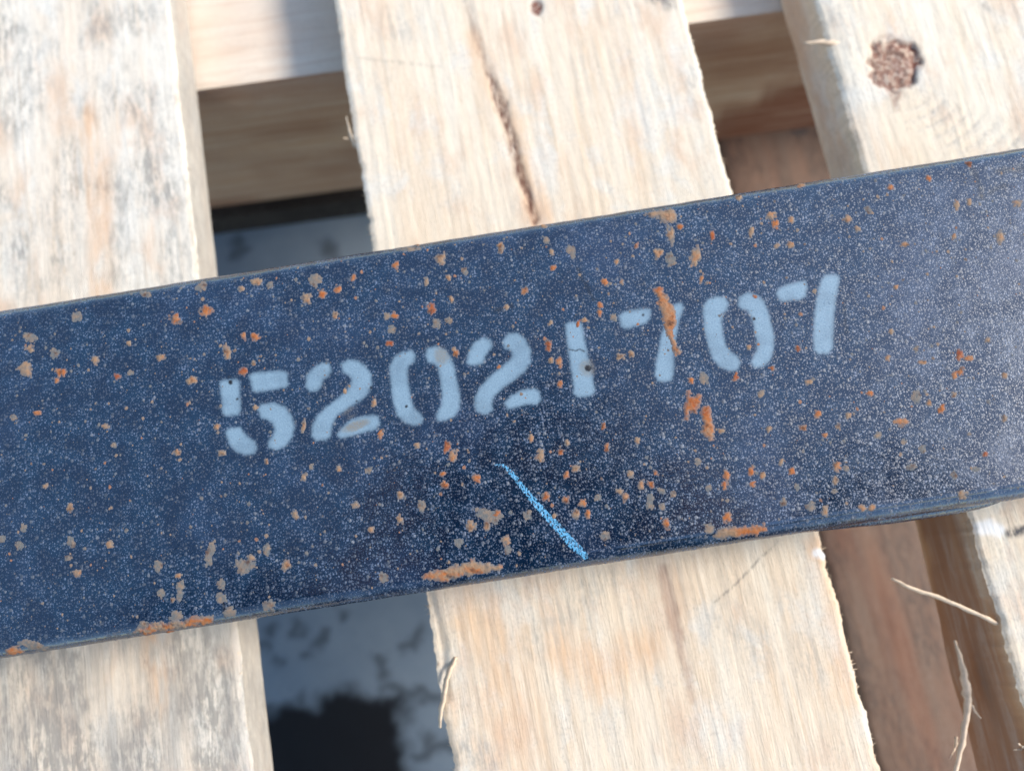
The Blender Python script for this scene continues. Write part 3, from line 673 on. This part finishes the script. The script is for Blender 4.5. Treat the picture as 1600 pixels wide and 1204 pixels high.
# rust ---------------------------------------------------------------------
# x, y, half width, half height (photo pixels), kind
SPOTS = '''274 498 10 9 o;322 485 11 9 o;252 558 8 5 t;201 536 4 4 t;149 563 5 8 u;95 582 8 7 o;39 577 11 12 u;46 544 7 6 t;89 595 4 4 o;58 645 6 4 o;183 587 5 4 r;204 582 5 4 g;299 594 8 7 t;381 525 5 6 o;399 526 8 6 o;355 550 6 14 t;380 580 8 8 r;396 568 4 4 t;503 459 7 7 o;527 453 7 7 o;479 466 9 9 u;524 494 5 7 t;492 437 12 10 g;552 434 4 5 o;378 451 5 4 t;400 440 9 6 t;315 448 9 6 g;422 446 6 4 g;153 460 5 4 t;226 459 9 5 g;121 495 8 10 g;46 526 12 8 g;85 551 7 6 g;584 631 4 8 t;595 677 4 8 o;474 665 4 9 t;399 636 5 4 t;340 666 6 5 t;417 721 3 5 t;110 793 5 7 t;70 759 5 4 t;172 851 6 6 u;111 846 6 9 g;31 851 6 6 g;38 824 7 5 g;3 842 6 6 g;121 895 6 6 t;106 872 6 4 g;247 883 6 8 g;330 858 7 12 g;326 876 6 8 g;278 899 5 4 t;282 914 6 9 g;281 930 5 8 g;270 937 4 5 t;252 926 6 6 g;345 912 6 9 g;346 934 8 8 g;358 955 10 9 g;275 963 9 7 g;309 969 22 7 q;247 978 16 7 t;265 988 9 4 o;225 976 8 6 g;23 1017 15 7 q;50 1007 22 6 g;381 884 16 14 g;394 871 6 5 t;417 858 5 9 g;448 883 7 9 t;554 789 6 6 t;462 804 5 7 t;475 744 4 9 u;487 729 4 4 g;530 732 4 4 t;576 734 5 6 g;278 706 7 5 t;348 708 7 4 t;165 666 6 4 t;178 695 5 4 g;22 652 5 4 g;625 773 6 7 t;659 790 6 8 g;625 812 5 7 t;580 826 5 5 t;600 902 7 8 g;692 740 4 4 o;695 757 6 6 o;652 696 4 5 t;422 945 11 8 g;618 415 6 5 o;689 403 8 10 u;782 386 5 9 t;854 377 4 6 g;862 394 4 6 t;864 419 5 4 o;892 389 6 5 g;896 400 4 8 g;945 440 5 6 o;964 409 4 4 t;994 383 4 6 r;971 441 5 4 t;820 454 5 6 o;792 480 4 5 t;726 424 4 6 g;701 434 4 4 t;666 440 4 7 u;674 482 6 11 r;705 467 3 5 t;616 493 6 5 o;605 494 5 5 g;682 506 5 8 g;701 500 6 5 g;612 515 8 6 g;609 536 6 5 r;712 553 5 6 o;708 546 4 4 t;780 573 4 4 o;857 540 5 10 r;875 566 6 7 o;861 563 4 4 t;875 600 4 5 o;938 476 5 5 o;937 488 4 5 o;903 505 3 6 r;912 500 5 4 t;960 495 6 7 g;969 557 8 6 t;987 552 5 6 t;651 382 9 2.5 t;637 389 22 3 g;850 354 6 2.5 t;1080 594 4 5 o;1101 590 8 9 g;1150 587 5 9 r;1127 673 5 4 t;1189 615 6 6 u;1264 597 6 4 u;1201 670 5 5 t;1278 647 6 6 o;1255 668 7 5 o;1289 680 4 4 o;1310 667 4 5 t;1325 649 4 5 t;1359 615 6 4 o;1135 743 5 9 o;1132 758 4 7 o;1174 736 6 9 o;1192 742 5 6 t;1176 757 5 5 o;1236 735 6 7 o;1307 727 6 8 q;1305 750 4 6 t;1322 731 4 5 g;1221 722 3 6 t;1246 760 4 5 g;1017 757 5 5 o;1024 739 5 4 o;1001 757 5 7 t;1042 818 4 9 o;1052 772 4 5 g;1034 766 5 5 g;1034 791 5 5 g;1016 789 6 8 g;1137 808 8 8 o;1109 826 9 8 g;1289 797 5 9 t;1347 792 7 5 t;1362 792 6 5 t;1266 790 8 7 g;1107 762 5 5 g;1304 767 4 5 g;1225 784 6 6 g;1372 680 5 5 g;1090 722 4 5 g;1408 658 15 7 q;1471 639 5 8 o;1452 630 5 6 t;1432 620 6 10 g;1501 580 7 7 o;1514 560 6 6 q;1499 555 5 9 r;1492 586 4 7 o;1491 616 5 5 t;1442 566 7 4 t;1432 545 4 4 g;1387 559 4 5 t;1393 518 4 4 t;1399 448 4 4 t;1544 531 4 4 t;1570 586 5 4 t;1570 654 4 6 u;1540 709 4 5 r;1442 702 5 5 g;1424 730 7 5 g;1490 742 4 6 g;1524 732 6 4 g;1504 772 7 8 u;1412 690 4 4 g;699 697 6 10 r;707 712 7 13 q;845 712 7 10 t;830 684 4 7 t;887 691 4 5 t;942 665 4 6 o;948 698 4 7 o;996 687 5 6 t;876 706 5 4 o;900 732 7 5 t;885 742 4 7 o;986 740 7 6 t;852 776 6 8 o;884 781 6 6 o;910 786 6 6 q;977 776 6 7 q;968 767 6 5 t;900 804 6 8 t;918 803 4 6 o;866 806 4 5 t;934 777 6 5 g;824 805 6 7 g;745 747 7 7 o;776 802 6 6 q;762 804 22 9 g;736 822 8 9 t;760 820 5 9 t;790 842 7 10 t;793 860 4 7 g;716 848 7 6 g;1040 818 4 8 o;946 836 7 6 g;1016 778 5 6 g;1028 396 8 10 t;1049 368 6 15 u;1087 400 8 14 t;1096 435 4 10 q;1062 354 5 5 o;1048 405 8 10 g;1212 350 6 7 o;1205 338 8 7 t;1235 345 5 6 t;1174 362 4 8 t;1236 383 7 5 t;1214 385 4 4 t;1154 309 7 4 t;1113 369 4 8 r;1251 290 7 3 t;1356 328 5 5 g;1324 342 7 6 t;1340 358 5 5 t;1392 293 5 5 o;1451 279 5 5 o;1414 382 7 5 t;1514 257 6 5 r;1562 369 8 11 u;1495 321 4 8 t;1514 315 4 5 t;1491 370 4 4 t;1590 318 7 6 t;1206 575 5 4 o;1272 455 4 4 g;1180 463 4 5 r;1170 543 4 4 t;1246 545 5 5 r;860 505 4 5 t;540 611 4 4 t;398 637 4 3 t'''
TINT = {'g': 0.15, 't': 1.05, 'u': 0.8, 'q': 1.55, 'o': 2.0, 'r': 2.7}
def rust_fn(cx, cy, rx, ry, kind, sd):
    an = random.Random(sd).uniform(-0.35, 0.35); ca, sa = math.cos(an), math.sin(an)
    def fn(px, py, U, S):
        dx, dy = px - cx, py - cy
        r = np.hypot((dx * ca + dy * sa) / rx, (-dx * sa + dy * ca) / ry)
        n = fbm(px / max(3.5, rx * 0.55), py / max(3.5, ry * 0.55), sd, 4)
        if kind == 'g': f = 1.05 - r + 1.5 * (n - 0.5) + 0.7 * (fbm(px / 2.6, py / 2.6, sd + 7, 2) - 0.5)
        else: f = 0.98 - r + 1.7 * (n - 0.5) + 0.5 * (fbm(px / 2.4, py / 2.4, sd + 5, 2) - 0.5)
        f = np.where(r > 1.9, -1, f)
        h = 0.00003 + (0.00006 if kind == 'g' else 0.00022) * np.sqrt(np.clip(f, 0, 1)) * (0.35 + 0.9 * fbm(px / 3.0, py / 3.0, sd + 3, 3))
        h = np.where(f <= 0, 0.00001, h)
        t = TINT[kind] + 1.5 * (fbm(px / 5.0, py / 5.0, sd + 11, 2) - 0.5)
        return f, h, {'tint': np.clip(t, 0, 3), 'rim': smooth(0.35, 0.0, f) * (0.5 if kind == 'g' else 1.0)}
    return fn
seen = 0
for k, row in enumerate(SPOTS.split(';')):
    a = row.split(); cx, cy, rx, ry = map(float, a[:4]); rx *= 0.84; ry *= 0.87
    big = max(rx, ry)
    o = patch('rust_spot', (cx - 1.9 * rx - 3, cy - 1.9 * ry - 3, cx + 1.9 * rx + 3, cy + 1.9 * ry + 3), rust_fn(cx, cy, rx, ry, a[4], 1000 + k), 0.0003 if big < 14 else 0.0004, M_rust, 0.0)
def rust_poly(name, polys, seed, tint, warp=5, label=None):
    allp = np.array([q for p in polys for q in p])
    def fn(px, py, U, S):
        qx = px + warp * 2 * (fbm(px / 6, py / 6, seed) - 0.5); qy = py + warp * 2 * (fbm(px / 6, py / 6, seed + 20) - 0.5)
        d = np.max([poly_sd(qx, qy, p) for p in polys], 0) / 8 + 0.7 * (fbm(px / 3.0, py / 3.0, seed + 31, 2) - 0.5)
        h = np.where(d <= 0, 0.00001, 0.00004 + 0.0003 * np.sqrt(np.clip(d, 0, 1)) * (0.4 + 0.9 * fbm(px / 4, py / 4, seed + 3, 3)))
        t = tint(px, py) + 1.1 * (fbm(px / 7, py / 7, seed + 11, 3) - 0.5)
        return d, h, {'tint': np.clip(t, 0, 3), 'rim': smooth(0.5, 0.0, d)}
    o = patch(name, (allp[:, 0].min() - 8, allp[:, 1].min() - 8, allp[:, 0].max() + 8, allp[:, 1].max() + 8), fn, 0.0003, M_rust, 0.0)
    if label: o['label'] = label
    return o
rust_poly('rust_patch', [zoomed(*ZB, [(555,158),(580,150),(605,155),(608,180),(625,200),(650,240),(668,290),(665,340),(650,358),(625,360),(610,340),(600,300),(585,240),(575,200)]),
                         zoomed(*ZB, [(615,345),(650,352),(655,390),(675,440),(688,465),(670,475),(650,455),(640,420),(622,380)])], 701, lambda x, y: 1.5 + 0.9 * smooth(462, 452, y), 2.5, 'long orange rust run over the first seven')
ZC = (4.0, 1000, 560)
rust_poly('rust_patch', [zoomed(*ZC, [(290,200),(305,195),(315,240),(350,240),(370,210),(385,240),(380,280),(360,310),(350,340),(310,330),(300,380),(285,380),(275,310),(290,270)]),
                         zoomed(*ZC, [(385,300),(420,290),(440,310),(440,360),(465,430),(460,490),(440,515),(410,490),(385,450),(400,400),(380,340)])], 702, lambda x, y: 2.3 - 0.9 * smooth(645, 680, y), 2.5, 'ragged orange rust blotch below the first seven')
rust_poly('rust_patch', [[(1008, 334), (1022, 329), (1050, 327), (1056, 334), (1055, 345), (1046, 349), (1034, 346), (1030, 340), (1016, 339)]], 703, lambda x, y: 1.0 + 0 * x, 4, 'flat tan rust flake at the far edge')
rust_poly('rust_patch', [[(658, 905), (670, 893), (690, 890), (712, 884), (735, 875), (758, 880), (788, 882), (785, 889), (750, 894), (715, 900), (690, 906)]], 704, lambda x, y: 0.9 + 0.9 * smooth(0.45, 0.6, fbm(x / 16, y / 9, 5)), 5, 'crusty rust along the near edge')
rust_poly('rust_patch', [[(1116, 838), (1124, 827), (1140, 823), (1165, 824), (1192, 820), (1196, 827), (1185, 834), (1150, 837), (1130, 842)]], 705, lambda x, y: 0.8 + 1.1 * smooth(1130, 1165, x), 4, 'thick rust scab on the near edge')

rust_poly('rust_patch', [[(208, 986), (230, 978), (262, 972), (300, 966), (332, 962), (334, 972), (300, 978), (262, 984), (232, 990)]], 706, lambda x, y: 0.7 + 1.2 * smooth(0.45, 0.6, fbm(x / 12, y / 8, 6)), 6, 'tan and orange crust at the left of the near edge')
# specks too small to pick apart
r = random.Random(5); V = []; Fc = []; tn = []; rm = []
for _ in range(2000):
    u = r.uniform(-0.185, 0.20); s = r.uniform(-FLAT - 0.002, FLAT + 0.002)
    rad = 0.00015 + 0.00048 * r.random() ** 3
    t0 = r.choice((0.0, 0.0, 0.1, 0.5, 1.0, 1.0, 1.8)); k = len(V); n = 7
    pts = [(0, 0)] + [(rad * (0.6 + 0.7 * r.random()) * math.cos(2 * math.pi * q / n), rad * (0.6 + 0.9 * r.random()) * math.sin(2 * math.pi * q / n)) for q in range(n)]
    for q, (a, b_) in enumerate(pts):
        x, y, z = bar_surf(np.float64(u + a), np.float64(s + b_), 0.00010 if q == 0 else 0.00002)
        V.append((float(x), float(y), float(z))); tn.append(t0); rm.append(0.2 if q == 0 else 0.8)
    Fc += [(k, k + 1 + q, k + 1 + (q + 1) % n) for q in range(n)]
sp = mesh_obj('rust_specks', V, Fc, M_rust, bar, {'tint': tn, 'rim': rm}); sp['kind'] = 'stuff'

# thin welded lip under the near edge, ending just inside the picture
u_end, _ = px_to_bar(np.float64(1592), np.float64(770))
lu = np.concatenate([np.linspace(float(u_end) - 0.062, float(u_end) - 0.012, 40), float(u_end) - 0.012 + 0.012 * np.sin(np.linspace(0, math.pi / 2, 12))[1:]])
lp = []
for u in lu:
    e = max(0.0, (u - (float(u_end) - 0.012)) / 0.012); k = math.sqrt(max(0.0, 1 - e * e)) * min(1.0, (u - lu[0]) / 0.03)
    lp.append([(u, -BAR_W / 2 + 0.001, 0.0405), (u, -BAR_W / 2 - 0.0010 * k - 0.00005, 0.0400), (u, -BAR_W / 2 - 0.0017 * k - 0.0001, 0.0375), (u, -BAR_W / 2 - 0.0017 * k - 0.0001, 0.0340), (u, -BAR_W / 2 + 0.001, 0.0330)])
lp = np.array(lp); lp[:, 1:4, 1] += 0.0003 * (fbm(lp[:, 1:4, 0] * 150, lp[:, 1:4, 2] * 300, 66) - 0.5)
mesh_obj('edge_lip', lp.reshape(-1, 3), grid_faces(len(lu), 5), M_paint, bar)

# ------------------------------------------------------------------ the photographer, leaning over the bar (seen as the dark reflection in the paint)
M_jacket = plain('dark_jacket', (0.018, 0.019, 0.024), 0.85, 0.2, 0.3, 0.03)
M_jeans = plain('dark_trousers', (0.022, 0.026, 0.04), 0.85, 0.2, 0.3, 0.03)
M_skin = plain('skin', (0.42, 0.25, 0.18), 0.5, 0.4, 0.08, 0.05)
M_hair = plain('dark_hair', (0.015, 0.011, 0.009), 0.5, 0.4, 0.4, 0.4)
M_phone = plain('black_phone_glass', (0.008, 0.008, 0.009), 0.15, 0.5, 0.1, 0.05)
cp = Vector((0, 0, CAM_H)); vR, vU, vB = Vector(RT), Vector(UP), Vector(-FWD)
def ph(a, b, c): return cp + vR * a + vU * b + vB * c           # phone coordinates: right, up, away from the subject

def skin_body():
    vs, es, rs = [], [], []
    turn = Matrix.Rotation(math.radians(0), 3, 'Z')
    def v(p, r_):
        vs.append(p if isinstance(p, Vector) else turn @ Vector(p)); rs.append(r_); return len(vs) - 1
    def chain(i, seq):
        for p, r_ in seq:
            j = v(p, r_); es.append((i, j)); i = j
        return i
    pel = v((0, -0.60, 0.30), 0.16)
    ch = chain(pel, [((0, -0.52, 0.45), 0.15), ((0, -0.34, 0.62), 0.175), ((0, -0.17, 0.71), 0.180)])
    nk = chain(ch, [((0, -0.06, 0.70), 0.075)])
    hd = chain(nk, [((0, 0.0, 0.675), 0.095), ((0, 0.06, 0.63), 0.105), ((0, 0.095, 0.58), 0.08)])
    chain(hd - 1, [((0, 0.005, 0.57), 0.036)])
    for sx in (-1, 1):
        chain(pel, [((sx * 0.11, -0.58, 0.24), 0.115), ((sx * 0.20, -0.42, -0.06), 0.078), ((sx * 0.19, -0.62, -0.09), 0.060), ((sx * 0.18, -0.84, -0.105), 0.042), ((sx * 0.18, -0.92, -0.10), 0.040), ((sx * 0.18, -0.96, -0.12), 0.030)])
        sh = chain(ch, [((sx * 0.20, -0.14, 0.70), 0.082)])
        wr = chain(sh, [((sx * 0.27, -0.11, 0.59), 0.066), ((sx * 0.33, -0.04, 0.51), 0.058), ((sx * 0.23, -0.03, 0.43), 0.050), (ph(sx * 0.118, -0.035, 0.085), 0.030)])
        palm = chain(wr, [(ph(sx * 0.100, -0.018, 0.055), 0.026), (ph(sx * 0.093, 0.0, 0.030), 0.022)])
        for k, (b0, ln) in enumerate(((0.030, 0.9), (0.012, 1.0), (-0.006, 0.95), (-0.022, 0.75))):
            chain(palm, [(ph(sx * 0.098, b0 * 0.9, 0.020), 0.0095), (ph(sx * 0.096, b0, 0.002), 0.0085), (ph(sx * (0.096 - 0.016 * ln), b0, -0.002), 0.008), (ph(sx * (0.096 - 0.034 * ln), b0, -0.003), 0.0068)])
        chain(palm - 1, [(ph(sx * 0.095, -0.02, 0.040), 0.012), (ph(sx * 0.080, -0.008, 0.032), 0.0095), (ph(sx * 0.062, 0.004, 0.0275), 0.008)])
    me = bpy.data.meshes.new('person'); me.from_pydata([tuple(x) for x in vs], es, [])
    o = bpy.data.objects.new('person', me); COL.objects.link(o)
    sm = o.modifiers.new('skin', 'SKIN'); sm.use_smooth_shade = True
    for d, r_ in zip(me.skin_vertices[0].data, rs): d.radius = (r_, r_)
    me.skin_vertices[0].data[0].use_root = True
    o.modifiers.new('sub', 'SUBSURF').levels = 2
    dg = bpy.context.evaluated_depsgraph_get(); dg.update()
    m2 = bpy.data.meshes.new_from_object(o.evaluated_get(dg))
    o.modifiers.clear(); o.data = m2
    for m_ in (M_jacket, M_jeans, M_skin): m2.materials.append(m_)
    for p in m2.polygons:
        c = turn.inverted() @ p.center
        p.material_index = 2 if (c.y > -0.085 and c.z > 0.50 and abs(c.x) < 0.12) or (c.z < 0.375 and c.y > -0.3 and abs(c.x) < 0.16) else (1 if c.z < 0.30 and c.y < -0.35 else 0)
        p.use_smooth = True
    return o
person = skin_body()
tag(person, 'person in a dark jacket leaning over the bar holding a phone', 'person')
hv, hf = [], []
for i in range(13):
    t = math.pi * 0.62 * i / 12
    for j in range(24):
        a = 2 * math.pi * j / 24; rr_ = 0.112 * (1 + 0.05 * math.sin(5 * a + 3 * t))
        d = Vector((math.sin(t) * math.cos(a), 0.45 * math.sin(t) * math.sin(a) + 0.9 * math.cos(t), 0.9 * math.sin(t) * math.sin(a) + 0.25 * math.cos(t)))
        hv.append(Matrix.Rotation(math.radians(0), 3, 'Z') @ (Vector((0, 0.065, 0.65)) + d * rr_))
for i in range(12):
    for j in range(24): hf.append((i * 24 + j, i * 24 + (j + 1) % 24, (i + 1) * 24 + (j + 1) % 24, (i + 1) * 24 + j))
mesh_obj('hair', hv, hf, M_hair, person)
# phone: a rounded slab whose lens is where the picture is taken from
bmph = bmesh.new(); bmesh.ops.create_cube(bmph, size=1)
for v_ in bmph.verts: v_.co = Vector((v_.co.x * 0.162, v_.co.y * 0.075, v_.co.z * 0.0085))
bmesh.ops.bevel(bmph, geom=[e for e in bmph.edges if abs((e.verts[0].co - e.verts[1].co).z) > 0.001], offset=0.010, segments=5, affect='EDGES')
bmesh.ops.bevel(bmph, geom=[e for e in bmph.edges if abs((e.verts[0].co - e.verts[1].co).z) < 0.001], offset=0.0015, segments=2, affect='EDGES')
mp = bpy.data.meshes.new('phone'); bmph.to_mesh(mp); mp.materials.append(M_phone)
phone = bpy.data.objects.new('phone', mp); COL.objects.link(phone)
c_ = ph(0.0, 0.0, 0.0125)
phone.matrix_world = Matrix(((RT[0], UP[0], -FWD[0], c_.x), (RT[1], UP[1], -FWD[1], c_.y), (RT[2], UP[2], -FWD[2], c_.z), (0, 0, 0, 1)))
tag(phone, 'black phone held level above the steel bar', 'phone')
